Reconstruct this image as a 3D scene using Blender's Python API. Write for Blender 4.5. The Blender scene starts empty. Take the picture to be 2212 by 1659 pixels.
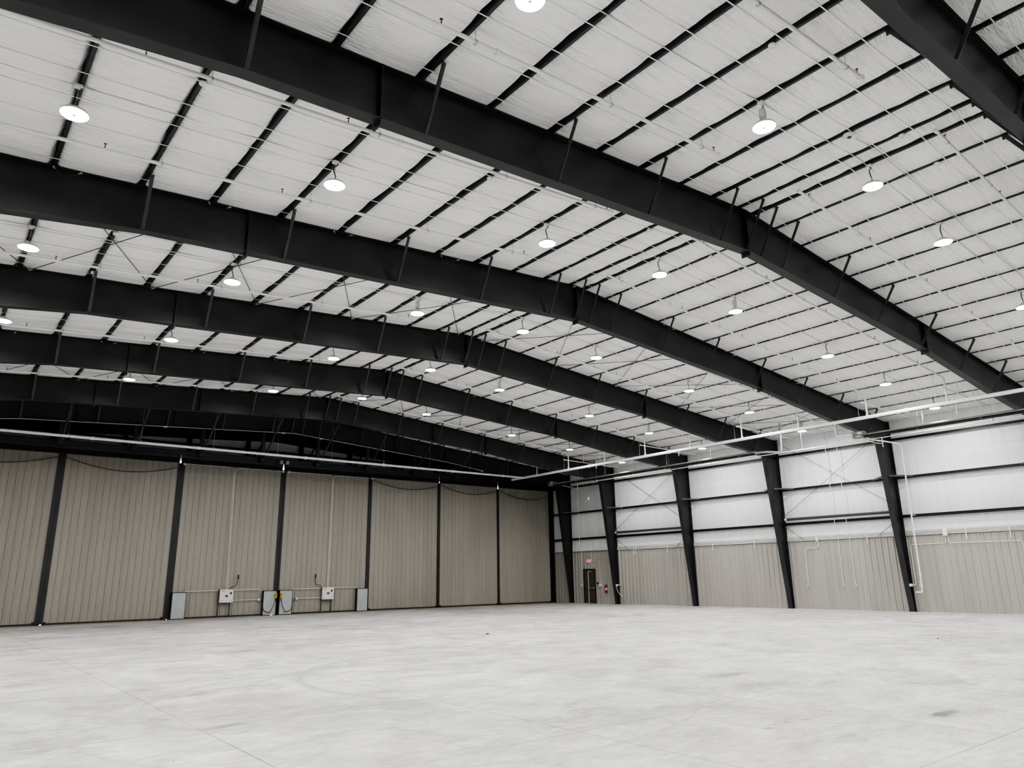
import bpy, math, random
from mathutils import Vector, Matrix
random.seed(7)
SC = bpy.context.scene
COL = SC.collection
PI = math.pi

# ------------------------------------------------------------------ measured building
W = 20.85                                   # half span to the girt wall face
FY = [3.25, 9.46, 15.73, 21.81, 27.94, 34.17, 38.5]     # rafter frames, camera side to doors
YN, YF = -9.0, 41.05                        # shell ends
ZR, SLL, SLR = 10.83, .068, .0945           # ridge height, roof slopes
def roof(x): return ZR - (SLL * -x if x < 0 else SLR * x)
PX = [-20.3, -18.85, -17.35, -15.85, -14.33, -12.74, -11.27, -9.7, -8.17, -6.65, -5.3, -3.96, -2.6, -1.33, -.25,
      .35, 1.33, 2.62, 3.95, 5.22, 6.52, 8.0, 9.46, 10.9, 12.43, 13.9, 15.34, 16.87, 18.34, 19.8]
ORD = ['zeroth', 'first', 'second', 'third', 'fourth', 'fifth', 'sixth', 'seventh', 'eighth', 'ninth', 'tenth', 'eleventh',
       'twelfth', 'thirteenth', 'fourteenth', 'fifteenth', 'sixteenth', 'seventeenth']
def bay_word(i):                            # bay i lies between FY[i-1] and FY[i]; named from the doors
    return ORD[len(FY) - i] + ' bay from the hangar doors'

# ------------------------------------------------------------------ mesh builder
class MB:
    def __init__(s): s.v = []; s.f = []; s.sm = []
    def add(s, vs, fs, smooth=False):
        o = len(s.v); s.v += [tuple(p) for p in vs]
        for f in fs: s.f.append([o + i for i in f]); s.sm.append(smooth)
        return s
    def box(s, x0, x1, y0, y1, z0, z1):
        vs = [(x, y, z) for x in (x0, x1) for y in (y0, y1) for z in (z0, z1)]
        return s.add(vs, [(0, 1, 3, 2), (4, 6, 7, 5), (0, 4, 5, 1), (2, 3, 7, 6), (0, 2, 6, 4), (1, 5, 7, 3)])
    def cbox(s, x0, x1, y0, y1, z0, z1, b=.012):
        """box with chamfered edges along y-facing front outline"""
        p = [(x0 + b, z0), (x1 - b, z0), (x1, z0 + b), (x1, z1 - b), (x1 - b, z1), (x0 + b, z1), (x0, z1 - b), (x0, z0 + b)]
        return s.prism(p, y0, y1)
    def prism(s, poly, y0, y1):             # polygon in xz extruded along y
        n = len(poly)
        vs = [(x, y0, z) for x, z in poly] + [(x, y1, z) for x, z in poly]
        fs = [tuple(range(n)), tuple(range(2 * n - 1, n - 1, -1))]
        fs += [(i, n + i, n + (i + 1) % n, (i + 1) % n) for i in range(n)]
        return s.add(vs, fs)
    def prism_x(s, poly, x0, x1):           # polygon in yz extruded along x
        n = len(poly)
        vs = [(x0, y, z) for y, z in poly] + [(x1, y, z) for y, z in poly]
        fs = [tuple(range(n)), tuple(range(2 * n - 1, n - 1, -1))]
        fs += [(i, n + i, n + (i + 1) % n, (i + 1) % n) for i in range(n)]
        return s.add(vs, fs)
    def prism_z(s, poly, z0, z1):
        n = len(poly)
        vs = [(x, y, z0) for x, y in poly] + [(x, y, z1) for x, y in poly]
        fs = [tuple(range(n)), tuple(range(2 * n - 1, n - 1, -1))]
        fs += [(i, n + i, n + (i + 1) % n, (i + 1) % n) for i in range(n)]
        return s.add(vs, fs)
    def ribbon(s, line, y0, y1, t):         # plate following an xz polyline, thickness t downwards
        n = len(line)
        vs = []
        for x, z in line: vs += [(x, y0, z), (x, y1, z), (x, y1, z - t), (x, y0, z - t)]
        fs = [(0, 1, 2, 3), (4 * n - 1, 4 * n - 2, 4 * n - 3, 4 * n - 4)]
        for i in range(n - 1):
            a, b = 4 * i, 4 * i + 4
            for k in range(4): fs.append((a + k, b + k, b + (k + 1) % 4, a + (k + 1) % 4))
        return s.add(vs, fs)
    def bar(s, p, q, w, h, up=(0, 0, 1)):
        p, q = Vector(p), Vector(q); d = (q - p).normalized(); u = Vector(up)
        a = d.cross(u)
        if a.length < 1e-4: a = d.cross(Vector((1, 0, 0)))
        a.normalize(); b = a.cross(d).normalized()
        vs = [e + a * (sx * w / 2) + b * (sy * h / 2) for e in (p, q) for sx, sy in ((-1, -1), (1, -1), (1, 1), (-1, 1))]
        return s.add(vs, [(3, 2, 1, 0), (4, 5, 6, 7)] + [(i, (i + 1) % 4, 4 + (i + 1) % 4, 4 + i) for i in range(4)])
    def angle(s, p, q, w, t=.008, up=(0, 1, 0)):       # L section
        p, q = Vector(p), Vector(q); d = (q - p).normalized(); a = d.cross(Vector(up)).normalized(); b = a.cross(d).normalized()
        s.bar(p + a * w / 2, q + a * w / 2, w, t, b); s.bar(p + b * w / 2, q + b * w / 2, t, w, b); return s
    def tube(s, pts, r, n=10, caps=True):
        pts = [Vector(p) for p in pts]; m = len(pts); rings = []
        t0 = (pts[1] - pts[0]).normalized()
        ref = t0.cross(Vector((0, 0, 1)))
        if ref.length < 1e-3: ref = t0.cross(Vector((1, 0, 0)))
        ref.normalize(); vs = []
        for i, p in enumerate(pts):
            if i == 0: t = t0
            elif i == m - 1: t = (pts[i] - pts[i - 1]).normalized()
            else: t = ((pts[i] - pts[i - 1]).normalized() + (pts[i + 1] - pts[i]).normalized()).normalized()
            ref = (ref - t * ref.dot(t)); ref.normalize(); b = t.cross(ref)
            rr = r[i] if isinstance(r, (list, tuple)) else r
            vs += [p + (ref * math.cos(2 * PI * k / n) + b * math.sin(2 * PI * k / n)) * rr for k in range(n)]
        fs = [(i * n + k, i * n + (k + 1) % n, (i + 1) * n + (k + 1) % n, (i + 1) * n + k) for i in range(m - 1) for k in range(n)]
        s.add(vs, fs, True)
        if caps: s.add(vs[:n], [tuple(range(n - 1, -1, -1))]); s.add(vs[-n:], [tuple(range(n))])
        return s
    def lathe(s, c, prof, n=24, axis='z', smooth=True):
        vs = []
        for r, h in prof:
            for k in range(n):
                a = 2 * PI * k / n; u, v = r * math.cos(a), r * math.sin(a)
                vs.append((c[0] + u, c[1] + v, c[2] + h) if axis == 'z' else ((c[0] + h, c[1] + u, c[2] + v) if axis == 'x' else (c[0] + u, c[1] + h, c[2] - v)))
        m = len(prof)
        fs = [(i * n + k, i * n + (k + 1) % n, (i + 1) * n + (k + 1) % n, (i + 1) * n + k) for i in range(m - 1) for k in range(n)]
        s.add(vs, fs, smooth); s.add(vs[:n], [tuple(range(n - 1, -1, -1))]); s.add(vs[-n:], [tuple(range(n))])
        return s
    def build(s, name, mat, parent=None):
        me = bpy.data.meshes.new(name)
        if parent is not None: org = wloc(parent)
        else:
            xs, ys, zs = zip(*s.v); org = Vector(((min(xs) + max(xs)) / 2, (min(ys) + max(ys)) / 2, min(zs)))
        me.from_pydata([tuple(Vector(p) - org) for p in s.v], [], s.f)
        me.polygons.foreach_set('use_smooth', s.sm); me.update()
        o = bpy.data.objects.new(name, me); COL.objects.link(o); me.materials.append(mat)
        if parent is not None: o.parent = parent
        else: o.location = org
        return o

def wloc(o):
    p = Vector(o.location)
    while o.parent is not None: o = o.parent; p += Vector(o.location)
    return p
def tag(o, label, cat, group=None, kind=None):
    o['label'] = label; o['category'] = cat
    if group: o['group'] = group
    if kind: o['kind'] = kind
    return o
def thing(name, label, cat, loc, group=None, kind=None):
    o = bpy.data.objects.new(name, None); COL.objects.link(o); o.location = loc; o.empty_display_size = .2
    return tag(o, label, cat, group, kind)
def copy_tree(o, loc):
    r = o.copy(); COL.objects.link(r); r.location = loc
    for ch in list(o.children):
        c = ch.copy(); COL.objects.link(c); c.parent = r
        for g in list(ch.children):
            d = g.copy(); COL.objects.link(d); d.parent = c
    return r
def bend(pts, r=.12, n=5):                  # rounds the corners of a polyline
    pts = [Vector(p) for p in pts]; out = [pts[0]]
    for i in range(1, len(pts) - 1):
        a, b, c = pts[i - 1], pts[i], pts[i + 1]
        rr = min(r, (a - b).length * .45, (c - b).length * .45)
        p, q = b + (a - b).normalized() * rr, b + (c - b).normalized() * rr
        for k in range(n + 1):
            t = k / n; out.append(p * (1 - t) ** 2 + b * 2 * t * (1 - t) + q * t * t)
    out.append(pts[-1]); return out
def sag(p, q, drop, n=14):
    p, q = Vector(p), Vector(q)
    return [p.lerp(q, t / n) - Vector((0, 0, drop * 4 * (t / n) * (1 - t / n))) for t in range(n + 1)]

# ------------------------------------------------------------------ materials
class G:
    def __init__(s, name):
        s.m = bpy.data.materials.new(name); s.m.use_nodes = True; s.t = s.m.node_tree; s.b = s.t.nodes['Principled BSDF']
        s.pos = s.t.nodes.new('ShaderNodeNewGeometry').outputs['Position']
    def n(s, ty, **k):
        x = s.t.nodes.new(ty)
        for a, v in k.items(): setattr(x, a, v)
        return x
    def l(s, a, b): s.t.links.new(a, b)
    def math(s, op, a, b=None, c=None, clamp=False):
        x = s.n('ShaderNodeMath', operation=op, use_clamp=clamp)
        for i, v in enumerate((a, b, c)):
            if v is None: continue
            if isinstance(v, (int, float)): x.inputs[i].default_value = v
            else: s.l(v, x.inputs[i])
        return x.outputs[0]
    def scaled(s, sc):
        x = s.n('ShaderNodeVectorMath', operation='MULTIPLY'); s.l(s.pos, x.inputs[0]); x.inputs[1].default_value = sc; return x.outputs[0]
    def noise(s, sc, scale=1.0, detail=4, rough=.55, dist=0):
        x = s.n('ShaderNodeTexNoise'); s.l(s.scaled(sc), x.inputs['Vector'])
        x.inputs['Scale'].default_value = scale; x.inputs['Detail'].default_value = detail; x.inputs['Roughness'].default_value = rough
        x.inputs['Distortion'].default_value = dist; return x.outputs['Fac']
    def ramp(s, fac, stops):
        x = s.n('ShaderNodeValToRGB'); s.l(fac, x.inputs[0]); e = x.color_ramp.elements
        while len(e) < len(stops): e.new(.5)
        for el, (p, c) in zip(e, stops): el.position = p; el.color = (c, c, c, 1) if isinstance(c, (int, float)) else (*c, 1)
        return x.outputs[0]
    def mix(s, fac, a, b, mode='MIX'):
        x = s.n('ShaderNodeMix', data_type='RGBA', blend_type=mode)
        for i, v in ((0, fac), (6, a), (7, b)):
            if isinstance(v, (int, float)): x.inputs[i].default_value = v
            elif isinstance(v, tuple): x.inputs[i].default_value = (*v, 1)
            else: s.l(v, x.inputs[i])
        return x.outputs[2]
    def bump(s, h, strength=.3, dist=.02):
        x = s.n('ShaderNodeBump'); x.inputs['Strength'].default_value = strength; x.inputs['Distance'].default_value = dist
        s.l(h, x.inputs['Height']); s.l(x.outputs[0], s.b.inputs['Normal'])
    def set(s, col=None, rough=.5, metal=0, spec=None):
        if isinstance(col, tuple): s.b.inputs['Base Color'].default_value = (*col, 1)
        elif col is not None: s.l(col, s.b.inputs['Base Color'])
        if isinstance(rough, (int, float)): s.b.inputs['Roughness'].default_value = rough
        else: s.l(rough, s.b.inputs['Roughness'])
        s.b.inputs['Metallic'].default_value = metal
        if spec is not None: s.b.inputs['Specular IOR Level'].default_value = spec
        return s.m
def simple(name, col, rough=.5, metal=0, var=.12, sc=3.0, spec=None):
    g = G(name); nz = g.noise((1, 1, 1), sc, 3)
    lo = tuple(c * (1 - var) for c in col); hi = tuple(min(1, c * (1 + var)) for c in col)
    return g.set(g.ramp(nz, [(.3, lo), (.7, hi)]), rough, metal, spec)
def glow(name, col, strength):
    g = G(name); g.b.inputs['Base Color'].default_value = (*col, 1); g.b.inputs['Emission Color'].default_value = (*col, 1)
    g.b.inputs['Emission Strength'].default_value = strength; g.m.cycles.emission_sampling = 'NONE'; return g.m

def m_fabric():
    g = G('white insulation facing')
    tone = g.ramp(g.noise((.35, .35, .5), 1.0, 3), [(.3, (.88, .88, .875)), (.7, (.94, .94, .935))])
    a = g.noise((1.3, 8, 2), 1.0, 3, .55, 1.4); b = g.noise((3.0, 1.2, 2), 1.0, 2, .5, .8); c = g.noise((1.0, 1.4, 1), 1.0, 2)
    at = g.n('ShaderNodeAttribute'); at.attribute_name = 'fold'
    a = g.math('SUBTRACT', 1.0, g.math('ABSOLUTE', g.math('MULTIPLY_ADD', a, 2.0, -1.0)))
    h = g.math('ADD', g.math('MULTIPLY', a, g.math('MULTIPLY_ADD', at.outputs['Fac'], 1.5, .22)), g.math('ADD', g.math('MULTIPLY', b, .35), g.math('MULTIPLY', c, 1.5)))
    g.bump(h, .8, .085)
    return g.set(tone, .45, 0, .4)
def m_liner():
    g = G('white vinyl wall liner')
    tone = g.ramp(g.noise((1, 3.5, .25), 1.0, 4), [(.25, (.76, .78, .80)), (.75, (.85, .865, .885))])
    # vertical lap seams every 1.5 m
    sx = g.n('ShaderNodeSeparateXYZ'); g.l(g.pos, sx.inputs[0])
    fr = g.math('FRACT', g.math('DIVIDE', g.math('ADD', sx.outputs[1], 20.3), 1.52))
    seam = g.math('LESS_THAN', g.math('ABSOLUTE', g.math('SUBTRACT', fr, .5)), .006)
    col = g.mix(g.math('MULTIPLY', seam, .3), tone, (.5, .5, .5))
    h = g.math('ADD', g.noise((1, 11, .35), 1.0, 4, .6, .3), g.math('MULTIPLY', g.noise((1, 2.2, .3), 1.0, 2), 1.8))
    g.bump(h, .55, .04)
    return g.set(col, .36, 0, .5)
def m_floor():
    g = G('pale trowelled concrete')
    sx = g.n('ShaderNodeSeparateXYZ'); g.l(g.pos, sx.inputs[0]); X, Y = sx.outputs[0], sx.outputs[1]
    big = g.noise((.16, .2, 1), 1.0, 3); mid = g.noise((.9, 1.2, 1), 1.0, 5, .62, .7); fine = g.noise((4, 9, 1), 1.0, 5, .65, .4)
    grain = g.noise((11, 26, 1), 1.0, 3, .6, .3)
    v = g.math('ADD', g.math('MULTIPLY', big, .26), g.math('ADD', g.math('MULTIPLY', mid, .38), g.math('ADD', g.math('MULTIPLY', fine, .26), g.math('MULTIPLY', grain, .10))))
    col = g.ramp(v, [(.38, (.27, .27, .275)), (.455, (.43, .428, .425)), (.525, (.56, .557, .545)), (.62, (.74, .735, .715))])
    warm = g.ramp(g.noise((.3, .22, 1), 1.3, 2), [(.5, 0.0), (.75, .35)])
    col = g.mix(warm, col, (.60, .565, .52), 'MULTIPLY') if False else g.mix(g.math('MULTIPLY', warm, .5), col, (.60, .56, .515))
    # dark soft stains
    st = g.ramp(g.noise((.42, .3, 1), 1.0, 4, .6, .5), [(.58, 0.0), (.78, .55)])
    col = g.mix(st, col, (.33, .33, .34))
    def blob(cx, cy, rx, ry, k, tone):
        nonlocal col
        a = g.math('DIVIDE', g.math('SUBTRACT', X, cx), rx); b = g.math('DIVIDE', g.math('SUBTRACT', Y, cy), ry)
        d = g.math('ADD', g.math('MULTIPLY', a, a), g.math('MULTIPLY', b, b))
        d = g.math('ADD', d, g.math('MULTIPLY', g.math('SUBTRACT', fine, .5), 1.6))
        f = g.math('MULTIPLY', g.math('SUBTRACT', 1.0, d, None, True), k)
        col = g.mix(f, col, tone)
    for a in ((-3.2, 8.78, .75, .26, 1.0, (.26, .25, .24)), (-4.45, 4.54, .42, .15, 1.2, (.15, .15, .15)), (-7.4, 7.2, 1.1, .55, .45, (.3, .3, .3)),
              (-11.75, 10.38, .22, .10, .8, (.24, .24, .24)), (-9.78, 10.5, .3, .14, .5, (.3, .3, .3)), (-11.5, 12.4, .5, .25, .45, (.55, .42, .27)),
              (-8.6, 7.15, .25, .1, .5, (.5, .36, .2)), (-9.9, 9.6, 1.6, .6, .35, (.36, .36, .38)), (-4.4, 9.6, .8, .3, .35, (.36, .36, .36))): blob(*a)
    # tyre rings
    def ring(cx, cy, R, w, k, xlo, ylo):
        nonlocal col
        a = g.math('SUBTRACT', X, cx); b = g.math('SUBTRACT', Y, cy)
        r = g.math('SQRT', g.math('ADD', g.math('MULTIPLY', a, a), g.math('MULTIPLY', b, b)))
        e = g.math('ABSOLUTE', g.math('SUBTRACT', r, R))
        f = g.math('SUBTRACT', 1.0, g.math('DIVIDE', e, w), None, True)
        saw = g.math('ABSOLUTE', g.math('SINE', g.math('MULTIPLY', r, 46)))
        f = g.math('MULTIPLY', f, g.math('MULTIPLY', g.math('MULTIPLY_ADD', saw, .6, .4), g.ramp(mid, [(.35, 0.0), (.6, 1.0)])))
        f = g.math('MULTIPLY', f, g.math('MULTIPLY', g.math('LESS_THAN', X, xlo), g.math('GREATER_THAN', Y, ylo)))
        col = g.mix(g.math('MULTIPLY', f, k * 1.5), col, (.26, .26, .27))
    ring(-5.5, 12.6, 4.05, .16, .55, -4.2, 10.8); ring(-7.4, 12.0, 3.4, .16, .4, -7.0, 11.0)
    ring(-.4, 13.2, 3.5, .12, .4, 1, 12.5); ring(-9.0, 10.8, 4.6, .10, .35, 40, 0); ring(-9.2, 11.6, 3.3, .14, .4, -9, 10.5)
    # scuffs
    sc = g.n('ShaderNodeTexWave', wave_type='BANDS', bands_direction='DIAGONAL'); g.l(g.scaled((1, 1.5, 1)), sc.inputs['Vector'])
    sc.inputs['Scale'].default_value = 2.4; sc.inputs['Distortion'].default_value = 9; sc.inputs['Detail'].default_value = 3
    near = g.math('SUBTRACT', 1.0, g.math('DIVIDE', g.math('ADD', g.math('ABSOLUTE', g.math('ADD', X, 6.4)), g.math('MULTIPLY', g.math('ABSOLUTE', g.math('SUBTRACT', Y, 5.7)), 1.3)), 2.6), None, True)
    scf = g.math('MULTIPLY', g.math('MULTIPLY', g.ramp(sc.outputs['Fac'], [(.8, 0.0), (.93, 1.0)]), g.math('MULTIPLY', near, 1.8, None, True)), g.ramp(g.noise((1.1, 2.2, 1), 1.0, 2), [(.5, 0.0), (.6, 1.0)]))
    col = g.mix(g.math('MULTIPLY', scf, .9), col, (.25, .25, .25))
    # saw-cut joints
    jn = g.ramp(g.noise((.5, .5, 1), 1.0, 2), [(.3, .35), (.6, .9)])
    jt = None
    for P, o in ((X, 12.15), (Y, -3.55)):
        fr = g.math('FRACT', g.math('ADD', g.math('DIVIDE', g.math('ADD', P, o), 3.42), 50.5))
        k = g.math('LESS_THAN', g.math('ABSOLUTE', g.math('SUBTRACT', fr, .5)), .0024)
        jt = k if jt is None else g.math('MAXIMUM', jt, k)
    col = g.mix(g.math('MULTIPLY', jt, jn), col, (.16, .155, .15))
    # small pits
    vo = g.n('ShaderNodeTexVoronoi'); g.l(g.scaled((1, 1, 0)), vo.inputs['Vector']); vo.inputs['Scale'].default_value = 1.1
    pit = g.math('LESS_THAN', vo.outputs['Distance'], .017)
    col = g.mix(g.math('MULTIPLY', pit, .85), col, (.06, .06, .06))
    # brown dust against the doors
    dust = g.math('MULTIPLY', g.ramp(g.math('SUBTRACT', Y, 38.6), [(0, 0.0), (1.0, 1.0)]), .6)
    col = g.mix(dust, col, (.33, .25, .16))
    h = g.math('ADD', g.math('MULTIPLY', fine, .5), g.math('MULTIPLY', jt, -1.0))
    g.bump(h, .12, .01)
    return g.set(col, g.ramp(mid, [(.3, .42), (.7, .6)]), 0, .35)
def m_ribbed(name, lo, hi, rough=.45):
    g = G(name)
    c = g.ramp(g.noise((1.7, 1.7, .12), 1.0, 3), [(.3, lo), (.7, hi)])
    return g.set(c, rough, 0, .4)
M = dict(
    fabric=m_fabric(), liner=m_liner(), floor=m_floor(),
    steel=simple('charcoal painted steel', (.030, .030, .034), .45, 0, .2, 1.2),
    brace=simple('slate grey brace steel', (.066, .070, .077), .45, 0, .2, 4),
    purlin=simple('charcoal purlin steel', (.034, .034, .042), .5, 0, .2, 2),
    header=simple('blue black header steel', (.010, .010, .016), .5, 0, .25, 1.2),
    door=m_ribbed('taupe ribbed door panel', (.335, .318, .284), (.38, .36, .322)),
    wains=m_ribbed('stone ribbed wall panel', (.36, .345, .318), (.42, .402, .37), .36),
    capt=simple('grey cap trim', (.20, .20, .195), .5, 0, .1, 3),
    white=simple('white painted pipe', (.80, .80, .78), .4, 0, .05, 6),
    strap=simple('white strap', (.84, .84, .83), .5, 0, .04, 6),
    galv=simple('galvanised metal', (.50, .51, .51), .35, .6, .12, 9),
    conduit=simple('bright steel conduit', (.66, .66, .64), .38, .25, .1, 9),
    tube=simple('dark heater tube', (.030, .030, .034), .45, .2, .2, 5),
    refl=simple('aluminium reflector', (.36, .35, .32), .35, .5, .12, 4),
    box=simple('pale grey enclosure', (.72, .72, .69), .4, 0, .05, 5),
    cover=simple('blue grey cover plate', (.42, .455, .46), .5, 0, .08, 2.5),
    black=simple('black rubber', (.012, .012, .012), .5, 0, .2, 9),
    dkbox=simple('dark grey box', (.06, .06, .065), .45, 0, .15, 9),
    motor=simple('grey motor housing', (.22, .22, .215), .45, 0, .15, 9),
    yellow=simple('yellow pendant plastic', (.75, .46, .03), .4, 0, .1, 9),
    orange=simple('orange switch plastic', (.80, .22, .02), .4, 0, .1, 9),
    red=simple('red enamel', (.30, .008, .012), .3, 0, .1, 9),
    exitdoor=simple('dark bronze door', (.075, .066, .052), .45, 0, .2, 2),
    exitframe=simple('dark bronze frame', (.028, .024, .020), .45, 0, .2, 2),
    brass=simple('weathered brass', (.12, .075, .04), .4, .5, .2, 20),
    exitface=glow('exit sign face', (1.0, .36, .40), .8), exittext=glow('exit sign letters', (.8, .004, .02), .35),
    lens=glow('lit lens', (1, .99, .97), 30.0), chip=simple('lens sensor', (.7, .7, .7), .4),
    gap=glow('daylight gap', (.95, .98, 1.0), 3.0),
    metalw=simple('light fixture housing', (.62, .62, .60), .4, .1, .06, 9),
    label_red=simple('red label', (.45, .03, .04), .5), label_grey=simple('grey display', (.10, .105, .11), .3),
)

# ------------------------------------------------------------------ room shell
floor = MB()
floor.box(-W - .3, W + .3, YN - .3, YF + .3, -.3, 0)
tag(floor.build('floor', M['floor']), 'pale grey concrete floor with saw cut joints and tyre marks', 'floor', kind='structure')

def build_ceiling():
    fb = MB(); fold = []; y0, y1 = YN, YF; step = .13; ny = int((y1 - y0) / step)
    straps = strap_ys()
    pins = sorted(straps + FY + [-2.95])
    def pillow(y):
        lo = max([p for p in pins if p <= y], default=y - .4); hi = min([p for p in pins if p > y], default=y + .4)
        return math.sin(PI * (y - lo) / (hi - lo)) * min(1, (hi - lo) / .7)
    spans = [(-W, PX[0])] + list(zip(PX[:-1], PX[1:])) + [(PX[-1], W)]
    for a, b in spans:
        xa = a + (.054 if a < 0 else .040) if a > -W else a
        if xa >= b: continue
        lf = a < 0
        g = .10 if lf else .035; gl = .03
        us = [0, .04, .1, .25, .4, .5, .6, .75, .88, .93, .97, 1]
        L = b - xa; xs = [xa + L * u for u in us[:8]] + [b - g * k for k in (1.2, .8, .4, .12)]
        xs = sorted(set(x for x in xs if xa <= x <= b))
        n = len(xs); vs = []
        for j in range(ny + 1):
            y = y0 + (y1 - y0) * j / ny; p = pillow(y)
            for x in xs:
                u = (x - xa) / L; s_ = math.sin(PI * min(max(u, 0), 1))
                h = .011 - p * s_ ** .6 * .036 * (.75 + .25 * math.sin(3.1 * x + 1.7 * y)) + .006 * math.sin(5.3 * y + 2 * x) * p
                da = x - xa; db = b - x
                if db < g * 1.2: h += (.17 if lf else .15) * (1 - db / (g * 1.2)) ** 1.2
                if da < gl: h += .05 * (1 - da / gl)
                wob = (math.sin(1.9 * y + 2.3 * a) + .6 * math.sin(4.7 * y + a) + .4 * math.sin(11 * y + 3 * a)) * .5
                dx = 0
                if 0 < db < g * 1.3: dx = wob * g * .30
                elif da < .005: dx = wob * (.004 if lf else .012)
                vs.append((x + dx, y, roof(x) + h)); fold.append(math.exp(-min(da, db) / .22) * (.5 + .5 * (1 - p)))
        fs = [(j * n + i, (j + 1) * n + i, (j + 1) * n + i + 1, j * n + i + 1) for j in range(ny) for i in range(n - 1)]
        fb.add(vs, fs, True)
        # closed strip above each purlin so the cavity reads black
        if b < W: fb.add([(b - .002, y0, roof(b) + .19), (b + .09, y0, roof(b) + .19), (b + .09, y1, roof(b) + .19), (b - .002, y1, roof(b) + .19)], [(0, 1, 2, 3)]); fold += [0] * 4
    o = fb.build('ceiling', M['fabric'])
    o.data.attributes.new('fold', 'FLOAT', 'POINT').data.foreach_set('value', fold + [0.0] * (len(o.data.vertices) - len(fold)))
    tag(o, 'white quilted insulation ceiling sagging between dark purlins', 'ceiling', kind='structure')
    rf = MB(); rf.ribbon([(-W - .3, roof(-W) + .26), (0, ZR + .26), (W + .3, roof(W) + .26)], YN - .3, YF + .3, .04)
    tag(rf.build('roof_deck', M['purlin']), 'dark roof sheeting above the insulation', 'roof', kind='structure')

def strap_ys():
    out = []
    fy = [-2.95] + FY
    for i in range(1, len(fy)):
        for k in range(8):
            y = fy[i] - .41 - .785 * k
            if y > fy[i - 1] + .2: out.append((i, k, y))
    return [y for _, _, y in out]
build_ceiling()

def ribs_y(mb, x, sgn, y0, y1, z0, z1, pitch=.295, hole=None):
    """vertical ribs standing on a wall plane x, pointing sgn"""
    y = y0 + pitch / 2
    while y < y1 - .05:
        zz = z0
        if hole and hole[0] - .03 < y < hole[1] + .03: zz = hole[2]
        mb.prism_z([(x, y - .045), (x + sgn * .042, y - .018), (x + sgn * .042, y + .018), (x, y + .045)], zz, z1)
        mb.prism_z([(x, y + .10), (x + sgn * .006, y + .11), (x + sgn * .006, y + .13), (x, y + .14)], zz, z1)
        mb.prism_z([(x, y - .14), (x + sgn * .006, y - .13), (x + sgn * .006, y - .11), (x, y - .10)], zz, z1)
        y += pitch
ZW = 3.42
wl = MB(); wl.box(W + .02, W + .2, YN, YF, ZW, roof(W) + .2)
tag(wl.build('wall_right', M['liner']), 'white vinyl faced insulation on the upper side wall', 'wall', kind='structure')
ww = MB(); ww.box(W, W + .2, YN, YF, 0, ZW); ribs_y(ww, W, -1, YN, YF, 0, ZW, hole=(36.2, 37.42, 2.26))
tag(ww.build('wall_right_lower', M['wains']), 'ribbed stone coloured steel liner on the lower side wall', 'wall', kind='structure')
lw = MB(); lw.box(-W - .2, -W - .02, YN, YF, ZW, roof(-W) + .2)
tag(lw.build('wall_left', M['liner']), 'white vinyl faced insulation on the wall opposite', 'wall', kind='structure')
lw = MB(); lw.box(-W - .2, -W, YN, YF, 0, ZW); ribs_y(lw, -W, 1, YN, YF, 0, ZW)
tag(lw.build('wall_left_lower', M['wains']), 'ribbed stone coloured steel liner opposite the exit door wall', 'wall', kind='structure')
bw = MB(); bw.prism([(-W - .2, 0), (W + .2, 0), (W + .2, roof(W) + .25), (0, ZR + .25), (-W - .2, roof(-W) + .25)], YN - .2, YN - .02)
tag(bw.build('wall_near', M['liner']), 'plain pale end wall behind the camera', 'wall', kind='structure')
gw = MB(); gw.prism([(-W - .2, 7.95), (W + .2, 7.95), (W + .2, roof(W) + .25), (0, ZR + .25), (-W - .2, roof(-W) + .25)], YF, YF + .2)
gw.box(-W - .2, W + .2, YF, YF + .2, 0, 7.95)
tag(gw.build('wall_far', simple('dim grey gable liner', (.66, .67, .66), .55, 0, .08, 1.0)), 'grey gable liner above the hangar doors', 'wall', kind='structure')

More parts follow.
